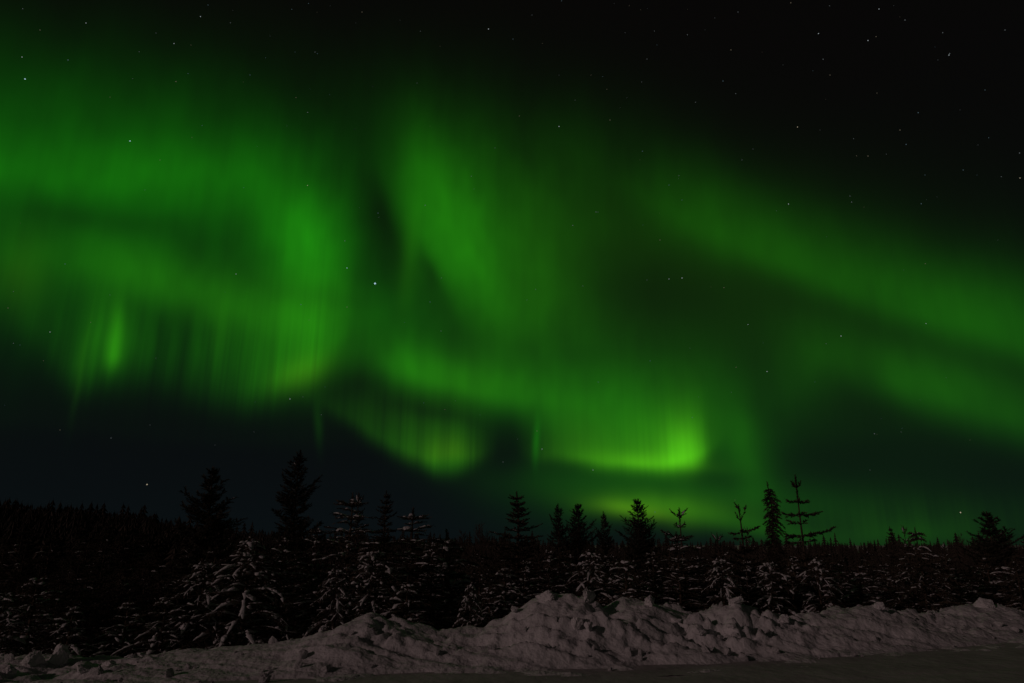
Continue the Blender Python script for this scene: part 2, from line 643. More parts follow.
def brush(rng, vs, fs, p, d, length, needle, n, wid=0.012):
    """a twig thick with needles: narrow leaf-sized blades around its axis"""
    a = d.orthogonal().normalized()
    b = d.cross(a)
    for i in range(n):
        s = (i + rng.random()) / n
        t = rng.random() * 6.283
        o = a * math.cos(t) + b * math.sin(t)
        q = p + d * (length * s)
        tip = q + (o * 0.75 + d * 0.75) * needle * rng.uniform(0.7, 1.2)
        side = o.cross(d) * wid
        k = len(vs)
        vs.extend((q - side, q + side, tip))
        fs.append((k, k + 1, k + 2))
    # woody twig as a thin three-sided spike
    k = len(vs)
    r = wid * 0.7
    vs.extend((p + a * r, p + (b * 0.87 - a * 0.5) * r, p + (-b * 0.87 - a * 0.5) * r, p + d * length * 1.02))
    fs.extend(((k, k + 1, k + 3), (k + 1, k + 2, k + 3), (k + 2, k, k + 3)))


def snow_strip(rng, vs, fs, pts, wid, thick):
    """a lumpy roll of snow lying along a branch"""
    n = 7
    base = len(vs)
    m = len(pts)
    ph = rng.random() * 50
    for k, p in enumerate(pts):
        d = (pts[min(k + 1, m - 1)] - pts[max(k - 1, 0)]).normalized()
        side = d.cross(Vector((0, 0, 1)))
        side = side.normalized() if side.length > 1e-4 else Vector((1, 0, 0))
        e = math.sin(math.pi * (k + 0.25) / (m - 0.5)) ** 0.5
        lump = 0.45 + 1.3 * abs(noise.noise(Vector((ph + k * 0.55, 3.1, ph))))
        for i in range(n):
            t = 2 * math.pi * i / n
            c, s_ = math.cos(t), math.sin(t)
            j = 1 + 0.5 * noise.noise(Vector((ph + k * 0.9, i * 1.3, 0)))
            vs.append(p + side * (c * wid * e * lump * j) + Vector((0, 0, (s_ * 0.5 + 0.42) * thick * e * lump * j)))
    for k in range(m - 1):
        for i in range(n):
            j = (i + 1) % n
            fs.append((base + k * n + i, base + k * n + j, base + (k + 1) * n + j, base + (k + 1) * n + i))
    fs.append(tuple(base + i for i in reversed(range(n))))
    fs.append(tuple(base + (m - 1) * n + i for i in range(n)))


def conifer(seed, height, profile, pitch_low, pitch_top, gap=0.30, per=5, twig=0.30, twig_gap=0.085, needle=0.055,
            nper=9, droop=0.25, upturn=0.1, snow=0.0, leader=0.5, trunk_r=0.05, inter=2, wid=0.012, lump=0.0,
            first=0.12, snow_w=0.05, skip=0.0, wobble=0.03, shrink=0.6, hand=None, lump_f=1.2):
    """returns vertex and face lists for trunk, crown and snow. profile(t): branch length at relative height t"""
    rng = random.Random(seed)
    tv, tf, cv, cf, sv, sf = [], [], [], [], [], []
    ph = rng.random() * 40
    axis = lambda z: Vector((wobble * noise.noise(Vector((z * 0.7, ph, 0))) * z * 0.5, wobble * noise.noise(Vector((z * 0.7, ph, 9))) * z * 0.5, z))
    N = 14
    tube(tv, tf, [axis(height * k / N) for k in range(N + 1)], [trunk_r * (1 - 0.93 * k / N) + 0.004 for k in range(N + 1)], 7)
    # leader with its own needles
    z = height - leader
    while z < height - 0.13:
        brush(rng, cv, cf, axis(z), Vector((0, 0, 1)), 0.12, needle * 1.15, nper + 2, wid)
        z += 0.06
    whorls = []
    z = first * height
    while z < height - leader * 0.95:
        whorls.append((z, per, 1.0))
        for _ in range(inter):
            whorls.append((z + rng.uniform(0.2, 0.8) * gap, 1, 0.62))
        z += gap * rng.uniform(0.85, 1.15)
    whorls.append((height - leader, max(3, per - 1), 0.9))
    if hand:
        low = min(height - dpt for dpt, _ in hand)
        whorls = [w for w in whorls if w[0] < low - 0.25]
        whorls += [(height - dpt, lst, 1.0) for dpt, lst in hand]
    for z, cnt, ls in whorls:
        t = z / height
        a0 = rng.random() * 6.283
        fixed = cnt if isinstance(cnt, list) else None
        cnt = len(fixed) if fixed else cnt
        for k in range(cnt):
            if not fixed and rng.random() < skip:
                continue
            az = a0 + 6.283 * k / cnt + rng.uniform(-0.35, 0.35)
            pitch = pitch_low + (pitch_top - pitch_low) * t ** 1.3 + rng.uniform(-0.16, 0.16)
            L = profile(t)
            for _ in range(4):
                L = 0.5 * L + 0.5 * profile(min(1.0, (z + max(0.0, math.tan(pitch) - droop * 0.9 + upturn) * L) / height))
            L *= ls * rng.uniform(0.62, 1.06)
            if lump:
                L *= 1 + lump * max(-0.5, min(0.16, noise.noise(Vector((math.cos(az) * lump_f, math.sin(az) * lump_f + ph, z * lump_f * 1.4)))))
            if L < 0.06:
                continue
            if fixed:
                az, L, pitch = fixed[k]
            h = Vector((math.cos(az), math.sin(az), 0))
            base = axis(z)
            seg = max(4, int(L / 0.11))
            pts = []
            for i in range(seg + 1):
                s = i / seg
                zz = math.tan(pitch) * s * L - droop * L * s * s * 0.9 + upturn * L * s ** 4
                side = h.cross(Vector((0, 0, 1))) * (0.05 * L * math.sin(s * 3 + az * 5))
                pts.append(base + h * (L * s) * 0.96 + Vector((0, 0, zz)) + side)
            r0 = min(0.022, 0.006 + 0.012 * L)
            tube(cv, cf, pts, [r0 * (1 - 0.85 * i / seg) for i in range(seg + 1)], 3)
            # side twigs
            nt_ = max(3, int(L / twig_gap))
            for i in range(nt_):
                s = 0.12 + 0.88 * (i + rng.random() * 0.6) / nt_
                f = s * seg
                i0 = min(int(f), seg - 1)
                p = pts[i0].lerp(pts[i0 + 1], f - i0)
                d = (pts[i0 + 1] - pts[i0]).normalized()
                sd = d.cross(Vector((0, 0, 1))).normalized() * (1 if i % 2 else -1)
                tl = min(twig, L * 0.5) * (1.0 - shrink * s) * rng.uniform(0.65, 1.2) + 0.04
                dd = (d * 0.75 + sd * rng.uniform(0.5, 1.0) + Vector((0, 0, rng.uniform(-0.28, 0.2)))).normalized()
                brush(rng, cv, cf, p, dd, tl, needle, max(4, int(nper * (0.4 + tl / 0.25))), wid)
                if snow and rng.random() < snow * 0.34 and tl > 0.08:
                    q = [p + dd * (tl * u) + Vector((0, 0, 0.012)) for u in (0.1, 0.35, 0.6, 0.85, 1.05)]
                    k_ = rng.choice((0.3, 0.4, 0.6, 0.9))
                    snow_strip(rng, sv, sf, q[:rng.randint(3, 5)], snow_w * k_, snow_w * k_)
            brush(rng, cv, cf, pts[-2], (pts[-1] - pts[-2]).normalized(), 0.14, needle, nper, wid)
            # snow lying along the limb
            if snow and rng.random() < snow:
                i0 = int(seg * rng.uniform(0.15, 0.5))
                i1 = seg if rng.random() < 0.75 else int(seg * 0.85)
                q = [pts[i] + Vector((0, 0, 0.014)) for i in range(i0, i1 + 1)]
                if len(q) >= 3:
                    fine = []
                    for u, v_ in zip(q, q[1:]):
                        fine += [u, u.lerp(v_, 0.5)]
                    fine.append(q[-1])
                    # broken into runs, thin here and heaped there
                    i_ = 0
                    while i_ < len(fine) - 2:
                        run = rng.randint(4, 13)
                        part = fine[i_:i_ + run]
                        if len(part) >= 3 and rng.random() < 0.72:
                            k_ = rng.choice((0.35, 0.55, 0.75, 0.95, 1.2))
                            snow_strip(rng, sv, sf, part, snow_w * k_ * rng.uniform(0.8, 1.2), snow_w * k_ * rng.uniform(0.7, 1.2))
                        i_ += run - (1 if rng.random() < 0.5 else -1)
    return (tv, tf), (cv, cf), (sv, sf)


def bare_tree(seed, height, spread):
    rng = random.Random(seed)
    tv, tf, cv, cf = [], [], [], []
    pts = [Vector((0.1 * noise.noise(Vector((k * 0.6, seed, 0))), 0.1 * noise.noise(Vector((k * 0.6, seed, 5))), height * k / 12)) for k in range(13)]
    tube(tv, tf, pts, [0.07 * (1 - 0.9 * k / 12) for k in range(13)], 6)

    def grow(p, d, L, r, lev):
        q = [p]
        dd = d.copy()
        for k in range(4):
            dd = (dd + Vector((rng.uniform(-.2, .2), rng.uniform(-.2, .2), rng.uniform(-0.05, .2)))).normalized()
            q.append(q[-1] + dd * L / 4)
        tube(cv, cf, q, [r * (1 - 0.75 * k / 4) for k in range(5)], 3)
        if lev:
            for k in range(7):
                i = rng.randint(1, 4)
                nd = (dd + Vector((rng.uniform(-.9, .9), rng.uniform(-.9, .9), rng.uniform(-0.1, .8)))).normalized()
                grow(q[i], nd, L * rng.uniform(0.4, 0.65), r * 0.5, lev - 1)
    for k in range(40):
        t = rng.uniform(0.25, 0.98)
        i = min(11, int(t * 12))
        az = rng.random() * 6.283
        grow(pts[i], Vector((math.cos(az), math.sin(az), 0.9)).normalized(), spread * (1.15 - t) * rng.uniform(0.8, 1.2) + 0.25, 0.03, 2)
    return (tv, tf), (cv, cf), ([], [])


class Proto:
    def __init__(self, data, height, needle_mat):
        (tv, tf), (cv, cf), (sv, sf) = data
        self.h = height
        self.meshes = []
        for nm, v, f, m, sm in (('trunk', tv, tf, M_BARK, True), ('crown', cv, cf, needle_mat, False), ('snow', sv, sf, M_TSNOW, True)):
            if not f:
                continue
            me = bpy.data.meshes.new(nm)
            me.from_pydata([tuple(x) for x in v], [], f)
            if sm:
                me.polygons.foreach_set('use_smooth', [True] * len(me.polygons))
            me.materials.append(m)
            me.update()
            self.meshes.append((nm, me))


def place(proto, name, x, y, top, label, category, group, rot=0.0, base=0.0, widen=1.0):
    """a tree: an empty at its foot with trunk, crown and the snow lying on the crown"""
    r = bpy.data.objects.new(name, None)
    r.location = (x, y, base)
    r.rotation_euler = (0, 0, rot)
    s = (top - base) / proto.h
    r.scale = (s * widen, s * widen, s)
    C.objects.link(r)
    r['label'] = label
    r['category'] = category
    if group:
        r['group'] = group
    crown = None
    for nm, me in proto.meshes:
        o = bpy.data.objects.new(nm, me)
        C.objects.link(o)
        o.parent = crown if nm == 'snow' else r
        if nm == 'snow':
            o['kind'] = 'stuff'
        if nm == 'crown':
            crown = o
    return r


def cone(w, e=1.0, round_=0.0):
    return lambda t: w * ((1 - t) ** e) * (1 - round_ * max(0, 0.25 - t) * 2) + 0.05


PR = {}


def pf(h, *pts):
    """crown outline from (metres below the tip, half width) pairs"""
    return lambda t: interp(pts, (1 - t) * h)


PR['snowy'] = Proto(conifer(11, 3.7, pf(3.7, (0, .06), (.4, .34), (1, .58), (2, .95), (3.4, 1.3)), 0.25, 0.65, gap=0.30, per=6, twig=0.34, snow=0.75, leader=0.34, droop=0.55, upturn=0.10, snow_w=0.055), 3.7, M_NEEDLE)
PR['snowy_wide'] = Proto(conifer(12, 2.8, pf(2.8, (0, .06), (.3, .34), (.8, .75), (1.4, 1.1), (2.5, 1.5)), 0.30, 0.6, gap=0.23, per=7, twig=0.36, snow=0.85, leader=0.26, droop=0.85, upturn=0.04, snow_w=0.066, first=0.06, lump=0.7), 2.8, M_NEEDLE)
PR['drooping'] = Proto(conifer(21, 2.8, pf(2.8, (0, .10), (.15, .22), (.4, .30), (.8, .75), (1.4, 1.1), (2.5, 1.5)), 0.25, 0.7, gap=0.20, per=7, twig=0.34, snow=0.55, leader=0.20, droop=0.75, upturn=0.05, snow_w=0.036, first=0.06, lump=0.9), 2.8, M_NEEDLE)
PR['snowy_small'] = Proto(conifer(13, 2.2, pf(2.2, (0, .08), (.3, .32), (1, .75), (2, 1.1)), 0.28, 0.65, gap=0.22, per=6, twig=0.30, snow=0.7, leader=0.26, droop=0.7, upturn=0.06, snow_w=0.052, first=0.06, lump=0.7), 2.2, M_NEEDLE)
PR['pine'] = Proto(conifer(14, 4.9, pf(4.9, (0, .05), (.3, .20), (.6, .42), (1.0, .64), (2.0, .92), (3, 1.1), (4.5, 1.1)), 0.15, 0.75, gap=0.25, per=6, twig=0.30, needle=0.085, nper=12,
                           droop=0.10, upturn=0.20, snow=0.04, leader=0.24, inter=4, shrink=0.3, wid=0.016, lump=1.6, lump_f=2.2, trunk_r=0.08, twig_gap=0.065, snow_w=0.035, skip=0.12), 4.9, M_PINE)
PR['pine_tall'] = Proto(conifer(15, 6.1, pf(6.1, (0, .05), (.25, .18), (.5, .36), (.9, .58), (1.6, .70), (3, .80), (4, 1.0), (6, 1.0)), 0.10, 0.7, gap=0.26, per=6, twig=0.28, needle=0.085, nper=12,
                                droop=0.12, upturn=0.22, snow=0.06, leader=0.26, inter=4, shrink=0.3, wid=0.016, lump=1.8, lump_f=2.3, trunk_r=0.08, twig_gap=0.065, snow_w=0.04, skip=0.14), 6.1, M_PINE)
PR['cone'] = Proto(conifer(16, 4.4, pf(4.4, (0, .04), (.35, .16), (.6, .28), (1.2, .50), (2.0, .72), (3, .95), (4.2, 1.1)), 0.15, 0.65, gap=0.20, per=7, twig=0.28, snow=0.08, leader=0.28, droop=0.35, upturn=0.15,
                           inter=3, nper=12, lump=1.3, lump_f=2.0, wid=0.016, trunk_r=0.07, snow_w=0.035, skip=0.1), 4.4, M_NEEDLE)
PI = math.pi
PR['sparse'] = Proto(conifer(17, 4.2, pf(4.2, (0, .1), (1.9, .6), (2.4, .9), (4, 1.2)), 0.10, 0.30, gap=0.28, per=6, twig=0.20, snow=0.12, leader=0.70, droop=0.22, upturn=0.22,
                             inter=1, nper=12, twig_gap=0.05, trunk_r=0.05, needle=0.06, wid=0.016, snow_w=0.03, wobble=0.01,
                             hand=[(.36, [(0, .08, .9), (PI, .09, .9), (2, .08, .9)]), (.72, [(0.2, .25, .15), (PI, .28, .2), (4.5, .2, .2)]), (1.02, [(0.1, .50, .1), (PI - .3, .36, .05), (1.8, .3, .1), (4.6, .3, .1)]),
                                   (1.24, [(PI + .2, .32, .2), (0.6, .18, .3)]), (1.52, [(-.05, .82, .22), (PI, .44, .05), (5, .4, .1), (2.2, .4, .0)]), (1.66, [(0.3, .34, .1), (PI - .2, .36, -.1)])]), 4.2, M_NEEDLE)
PR['sparse_small'] = Proto(conifer(18, 3.3, pf(3.3, (0, .1), (.4, .2), (1.1, .55), (1.5, .85), (3, 1.2)), 0.15, 0.6, gap=0.24, per=6, twig=0.22, snow=0.5, leader=0.42, droop=0.3, upturn=0.15,
                                   inter=1, nper=10, twig_gap=0.06, trunk_r=0.045, needle=0.055, wid=0.014, snow_w=0.042, wobble=0.015,
                                   hand=[(.28, [(0.2, .17, .9), (PI, .18, .8), (4.4, .12, .9)]), (.50, [(1.9, .14, .6), (5, .14, .6)]), (.76, [(PI - .1, .44, .5), (0.4, .28, .4), (4.7, .3, .3), (1.6, .3, .4)]),
                                         (.95, [(0, .54, .12), (PI + .3, .38, .2), (2, .3, .2)])]), 3.3, M_NEEDLE)
PR['column'] = Proto(conifer(19, 4.4, pf(4.4, (0, .03), (.3, .10), (.42, .16), (.5, .30), (.65, .20), (.9, .24), (1.2, .32), (1.5, .24), (2, .30), (4, .5)), -0.3, 0.2, gap=0.13, per=7, twig=0.15, snow=0.03, leader=0.24, droop=0.5, upturn=0.0,
                             inter=3, nper=12, twig_gap=0.05, lump=1.6, lump_f=2.5, trunk_r=0.07, needle=0.06, snow_w=0.03, wobble=0.05), 4.4, M_NEEDLE)
PR['broken'] = Proto(conifer(20, 3.6, pf(3.6, (0, .2), (1.0, .4), (2, .8), (4, 1.1)), 0.15, 0.6, gap=0.26, per=6, twig=0.16, snow=0.10, leader=0.30, droop=0.15, upturn=0.15,
                             inter=1, nper=11, twig_gap=0.05, trunk_r=0.07, needle=0.06, wid=0.016, snow_w=0.03,
                             hand=[(.15, [(PI, .06, 1.0)]), (.46, [(0.1, .19, 1.12), (PI, .08, 1.1)]), (.72, [(PI, .28, -.12), (0, .46, .28), (4.6, .2, .2)]), (.86, [(0.4, .2, .1), (PI + .4, .2, -.1)])]), 3.6, M_NEEDLE)
PR['birch'] = Proto(bare_tree(5, 6.0, 1.6), 6.0, M_TWIG)
PR['fill_a'] = Proto(conifer(31, 2.8, pf(2.8, (0, .06), (.4, .32), (1, .70), (2, 1.15), (2.8, 1.3)), 0.25, 0.6, gap=0.24, per=7, twig=0.40, twig_gap=0.09, needle=0.07, snow=0.42, leader=0.30, droop=0.6, snow_w=0.040, first=0.05, lump=0.4), 2.8, M_NEEDLE)
PR['fill_dark'] = Proto(conifer(33, 2.8, pf(2.8, (0, .06), (.4, .30), (1, .66), (2, 1.1), (2.8, 1.3)), 0.25, 0.6, gap=0.24, per=7, twig=0.40, twig_gap=0.09, needle=0.07, snow=0.07, leader=0.30, droop=0.6, lump=1.0, snow_w=0.045, first=0.05), 2.8, M_NEEDLE)
PR['fill_b'] = Proto(conifer(32, 2.8, pf(2.8, (0, .06), (.4, .28), (1, .6), (2, 1.05), (2.8, 1.2)), 0.25, 0.6, gap=0.24, per=7, twig=0.40, twig_gap=0.09, needle=0.07, snow=0.34, leader=0.30, droop=0.5, lump=1.0, snow_w=0.036, first=0.05), 2.8, M_NEEDLE)
FLOOR = -0.9          # the forest floor lies below the road embankment


def tree(kind, px, py, Y, name, label, group=None, rot=None, widen=1.0, cat='tree'):
    p = at(px, py, Y)
    if kind in ('pine', 'pine_tall', 'cone'):
        widen *= 1.28
    return place(PR[kind], name, p.x, Y, p.z, label, cat, group, rot if rot is not None else (px * 0.37) % 6.28, FLOOR, widen)


SKY = 'trees standing out against the sky'
FRONT = 'snow covered young spruces behind the bank'
tree('pine', 215, 467, 22, 'pine_tree', 'broad dark pine with ragged shoulders, the leftmost tall tree against the sky', SKY, 0.4, 0.88)
tree('pine_tall', 301, 450, 22, 'pine_tree', 'tallest dark pine, upright and dense, left of the snowy spruces', SKY, 2.0, 0.80)
tree('snowy', 353, 492, 15.6, 'spruce_tree', 'snowy spruce with twin pointed tips right of the tallest pine', SKY, 0.7, 1.35)
tree('sparse_small', 359, 492, 17.6, 'spruce_tree', 'thin dark leader close behind the twin tipped snowy spruce', SKY, 1.9, 0.7)
tree('cone', 386, 490, 25, 'spruce_tree', 'slim dark spruce between two snowy spruces left of the middle', SKY, 1.0, 0.7)
tree('snowy', 413, 507, 16, 'spruce_tree', 'snowy spruce with upturned white branch tips and a short leader', SKY, 3.9, 1.5)
tree('snowy_small', 447, 529, 16.5, 'spruce_tree', 'low snowy spruce with one long white bough left of the pale round birch', SKY, 1.2, 1.2)
tree('cone', 518, 491, 21, 'spruce_tree', 'dense pointed cone shaped spruce left of the highest snow crest', SKY, 2.6, 1.0)
tree('pine_tall', 558, 503, 24, 'pine_tree', 'left one of the two close dark pines above the highest snow crest', SKY, 0.2, 0.62)
tree('pine', 577, 503, 24, 'pine_tree', 'right one of the two close dark pines above the highest snow crest', SKY, 2.2, 0.75)
tree('pine_tall', 603, 511, 26, 'pine_tree', 'small rounded pine left of the one in the yellow green glow', SKY, 4.2, 0.6)
tree('pine', 638, 498, 24, 'pine_tree', 'bushy pine standing in front of the yellow green glow', SKY, 5.0, 0.8)
tree('sparse_small', 679, 507, 17.5, 'spruce_tree', 'open spruce with a long bare leader right of the bushy glow pine', SKY, 0.0, 1.0)
tree('sparse_small', 717, 532, 17.5, 'spruce_tree', 'short thin spruce tip between two taller lean spruces', SKY, 2.4, 0.8)
tree('broken', 739, 504, 18, 'spruce_tree', 'lean spruce with a forked top and few side branches', SKY, 0.0)
tree('sparse_small', 747, 526, 18.6, 'spruce_tree', 'very thin young stem touching the fork topped spruce', SKY, 3.1, 0.4)
tree('column', 767, 481, 20, 'spruce_tree', 'dark narrow columnar spruce with a lumpy drooping outline', SKY, 0.6)
tree('sparse', 795, 474, 18, 'spruce_tree', 'tallest open spruce with a long leader and separate whorls of branches', SKY, 0.0, 1.0)
tree('cone', 889, 526, 30, 'spruce_tree', 'thin dark spire left of the drooping snowy spruce', SKY, 0.2, 0.6)
tree('sparse_small', 903, 525, 20, 'spruce_tree', 'thin spruce tip just left of the tufted top of the drooping snowy spruce', SKY, 1.2, 0.6)
tree('drooping', 914, 527, 18, 'spruce_tree', 'drooping snowy spruce with a tufted dark top on the right', SKY, 2.0, 0.85)
tree('sparse_small', 943, 542, 20, 'spruce_tree', 'short spruce tip between the drooping snowy spruce and the right pine', SKY, 4.0, 0.9)
tree('pine', 986, 511, 25, 'pine_tree', 'broad dense pine near the right edge of the view', SKY, 3.4, 1.1)
tree('cone', 1024, 538, 24, 'spruce_tree', 'dark spruce cut by the right edge', SKY, 1.4, 0.8)
# hazy bare birches far behind
BIRCH = 'bare birches far behind the spruces'
tree('birch', 480, 524, 48, 'birch_tree', 'pale round bare birch far behind the gap left of the cone spruce', BIRCH, 0, 0.95)
tree('birch', 462, 531, 52, 'birch_tree', 'faint bare birch behind the low snowy spruce', BIRCH, 2, 0.8)
tree('birch', 866, 543, 55, 'birch_tree', 'bare birch crown left of the thin dark spire', BIRCH, 1, 1.1)
tree('birch', 843, 545, 55, 'birch_tree', 'low bare birch crown right of the tallest open spruce', BIRCH, 3, 1.1)
tree('birch', 960, 534, 50, 'birch_tree', 'faint slender birch left of the broad right pine', BIRCH, 4, 0.55)
tree('birch', 1003, 530, 55, 'birch_tree', 'faint birch behind the right shoulder of the broad right pine', BIRCH, 5, 0.7)
# front row, branches loaded with snow
tree('snowy_wide', 252, 531, 14.5, 'spruce_tree', 'wide low spruce with the heaviest snow on drooping boughs, under the tallest pine', FRONT, 0.3, 1.1)
tree('snowy_wide', 207, 555, 14.5, 'spruce_tree', 'snow loaded spruce under the leftmost tall pine', FRONT, 2.3, 1.0)
tree('snowy_small', 168, 590, 14, 'spruce_tree', 'low spruce with a few white boughs at the left end of the snowy row', FRONT, 4.3, 1.2)
tree('snowy', 318, 522, 15.5, 'spruce_tree', 'snowy spruce between the tallest pine and the twin tipped spruce', FRONT, 1.4, 0.9)
tree('snowy_wide', 374, 543, 14.6, 'spruce_tree', 'bushy snow loaded spruce below the twin tipped one', FRONT, 5.2, 0.9)
tree('snowy_small', 408, 576, 14.2, 'spruce_tree', 'small snowy spruce low between the two whorled spruces and the bank', FRONT, 0.5, 1.2)
tree('snowy_wide', 471, 578, 14, 'spruce_tree', 'round topped bush like spruce capped with snow left of the high crest', FRONT, 3.5, 0.6)
tree('snowy_small', 505, 560, 15.5, 'spruce_tree', 'snowy spruce at the foot of the cone shaped spruce', FRONT, 2.9, 1.0)
tree('snowy', 548, 545, 17, 'spruce_tree', 'snowy spruce peeping over the left part of the highest crest', FRONT, 4.4, 1.0)
tree('snowy_wide', 590, 545, 16.5, 'spruce_tree', 'low snowy spruce right above the highest crest', FRONT, 0.9, 0.9)
tree('snowy_small', 625, 552, 16.2, 'spruce_tree', 'snowy spruce under the bushy glow pine', FRONT, 5.7, 1.2)
tree('snowy', 676, 531, 16.6, 'spruce_tree', 'wide snowy spruce under the open spruce with the long bare leader', FRONT, 3.3, 1.2)
tree('snowy_wide', 720, 552, 16.2, 'spruce_tree', 'snowy spruce below the short thin spruce tip', FRONT, 1.6, 0.8)
tree('snowy_wide', 768, 556, 16.8, 'spruce_tree', 'snowy spruce in front of the columnar spruce', FRONT, 4.8, 0.9)
tree('snowy_wide', 815, 553, 17, 'spruce_tree', 'snowy spruce at the foot of the tallest open spruce', FRONT, 2.6, 0.9)
tree('snowy_small', 858, 566, 18, 'spruce_tree', 'low snowy spruce in the gap left of the drooping snowy spruce', FRONT, 0.2, 1.4)
tree('snowy_small', 955, 568, 19, 'spruce_tree', 'low snowy spruce in the gap left of the broad right pine', FRONT, 3.2, 1.4)
tree('snowy_small', 1005, 560, 19, 'spruce_tree', 'snowy spruce below the broad right pine', FRONT, 5.2, 1.4)
tree('snowy_small', 75, 600, 13.8, 'spruce_tree', 'low spruce with a few lit twigs in the dark left thicket', FRONT, 1.2, 1.1)
tree('snowy_small', 8, 585, 14, 'spruce_tree', 'low spruce with lit boughs at the left edge', FRONT, 2.2, 1.1)

for a_ in [
    ('snowy', 285, 532, 15.2, 'snowy spruce filling the gap right of the wide low spruce', 1.0, 1.0),
    ('snowy_wide', 338, 562, 14.4, 'snow loaded spruce left below the twin tipped one, close to the bank', 2.0, 0.8),
    ('snowy', 432, 537, 15.6, 'snowy spruce standing just left of the round topped bush like one', 3.0, 1.0),
    ('snowy_small', 490, 580, 14.6, 'small snowy spruce squeezed beside the round topped bush like one', 4.0, 1.0),
    ('snowy', 525, 556, 16.4, 'snow dusted spruce just right of the cone shaped spruce foot', 5.0, 1.0),
    ('snowy', 570, 550, 17.2, 'snow dusted spruce under the two close dark pines', 0.6, 1.0),
    ('snowy', 610, 550, 17.4, 'snow dusted spruce under the small rounded pine', 1.6, 1.0),
    ('snowy', 652, 547, 17.2, 'snow dusted spruce right of the bushy glow pine foot', 2.6, 1.0),
    ('snowy', 698, 552, 17.2, 'snow dusted spruce left of the short thin spruce tip', 3.6, 1.0),
    ('snowy', 745, 556, 17.4, 'snow dusted spruce at the foot of the fork topped spruce', 4.6, 1.0),
    ('snowy', 792, 554, 17.6, 'snow dusted spruce between the columnar spruce and the tallest open one', 5.6, 1.0),
    ('snowy', 838, 560, 18.4, 'snow dusted spruce below the low birch crown on the right', 0.1, 1.1),
    ('snowy', 884, 560, 19, 'snow dusted spruce at the left side of the drooping snowy one', 1.1, 1.1),
    ('snowy', 938, 562, 19.5, 'snow dusted spruce at the right side of the drooping snowy one', 2.1, 1.1),
    ('snowy', 980, 563, 20, 'snow dusted spruce before the trunk of the broad right pine', 3.1, 1.1),
    ('snowy_small', 130, 596, 14.2, 'low spruce with thin snow in the dark thicket left of the snowy row', 3.7, 1.3),
    ('snowy_small', 40, 570, 15, 'spruce with faint snow near the left edge of the dark thicket', 4.7, 1.2),
]:
    tree(a_[0], a_[1], a_[2], a_[3], 'spruce_tree', a_[4], FRONT, a_[5], a_[6])

# the thicket between them
rng = random.Random(77)
TL = 'dark spruces of the left thicket'
for i in range(64):
    px = rng.uniform(-40, 200)
    Y = rng.uniform(16, 34)
    py = 528 + (34 - Y) * 2.4 + rng.uniform(-12, 14)
    tree('fill_dark', px, py, Y, 'spruce_tree', 'dark young spruce in the unlit thicket below the left forest line', TL, rng.random() * 6, rng.uniform(0.9, 1.2))
TM = 'dark spruces filling behind the snowy row'
for i in range(110):
    px = 190 + (1070 - 190) * (i + rng.random()) / 110
    Y = rng.uniform(18, 30)
    py = interp([(190, 534), (300, 540), (420, 548), (500, 550), (620, 550), (700, 556), (860, 556), (1024, 554)], px) + rng.uniform(-8, 26)
    tree(('fill_a', 'fill_b')[i % 2], px, py, Y, 'spruce_tree', 'dark spruce deep in the mass behind the snowy row', TM, rng.random() * 6, rng.uniform(0.9, 1.25))


# ------------------------------------------------------------------ far forest: one mass on the skyline
def far_forest():
    r = random.Random(5)
    vs, fs = [], []
    sky = [(-80, 494), (0, 499), (60, 504), (130, 510), (190, 521), (300, 532), (420, 536), (560, 539), (700, 541), (860, 541), (1024, 541), (1100, 540)]
    for row, (Y0, dy) in enumerate(((34, 15), (44, 9), (58, 4), (75, 0), (115, 0))):
        n = (260, 320, 360, 420, 620)[row]
        for i in range(n):
            px = -80 + 1180 * (i + r.random()) / n
            Y = Y0 * r.uniform(0.92, 1.08)
            py = interp(sky, px) + dy + r.uniform(-1, 7) - 9 * max(0, noise.noise(Vector((px * 0.035, row * 3, 0)))) - (r.uniform(3, 11) if r.random() < 0.10 else 0)
            p = at(px, py, Y)
            h = p.z + 0.9
            if h < 0.5:
                continue
            w = h * r.uniform(0.22, 0.40)
            tiers = 12
            top = Vector((p.x, Y, p.z))
            for k in range(tiers):
                t = (k / tiers) ** 1.25
                zc = top.z - h * t
                rad = w * (t ** 0.7 * 0.9 + 0.012) * r.uniform(0.75, 1.25)
                b = len(vs)
                m = 7
                vs.append(Vector((top.x, Y, zc)))
                ph = r.random() * 6
                for q in range(m * 2):
                    a = ph + 3.14159 * q / m
                    rr = rad * (r.uniform(0.85, 1.25) if q % 2 else r.uniform(0.3, 0.5))
                    vs.append(Vector((top.x + math.cos(a) * rr, Y + math.sin(a) * rr, zc - h * (0.07 + 0.16 * t) * (1.1 if q % 2 else 0.8))))
                for q in range(m * 2):
                    fs.append((b, b + 1 + q, b + 1 + (q + 1) % (m * 2)))
    o = mesh_object('far_forest', vs, fs, M_FAR)
    o['kind'] = 'stuff'
    o['label'] = 'dark jagged far forest along the skyline behind the young spruces'
    o['category'] = 'forest'


far_forest()

# ------------------------------------------------------------------ stars
STAR_R = 5000.0
PX = STAR_R / F


def star_material(name, col, strength):
    m = bpy.data.materials.new(name)
    m.use_nodes = True
    nt = m.node_tree
    nt.nodes.clear()
    e = nt.nodes.new('ShaderNodeEmission')
    e.inputs['Color'].default_value = (*col, 1)
    e.inputs['Strength'].default_value = strength
    o = nt.nodes.new('ShaderNodeOutputMaterial')
    nt.links.new(e.outputs[0], o.inputs['Surface'])
    return m


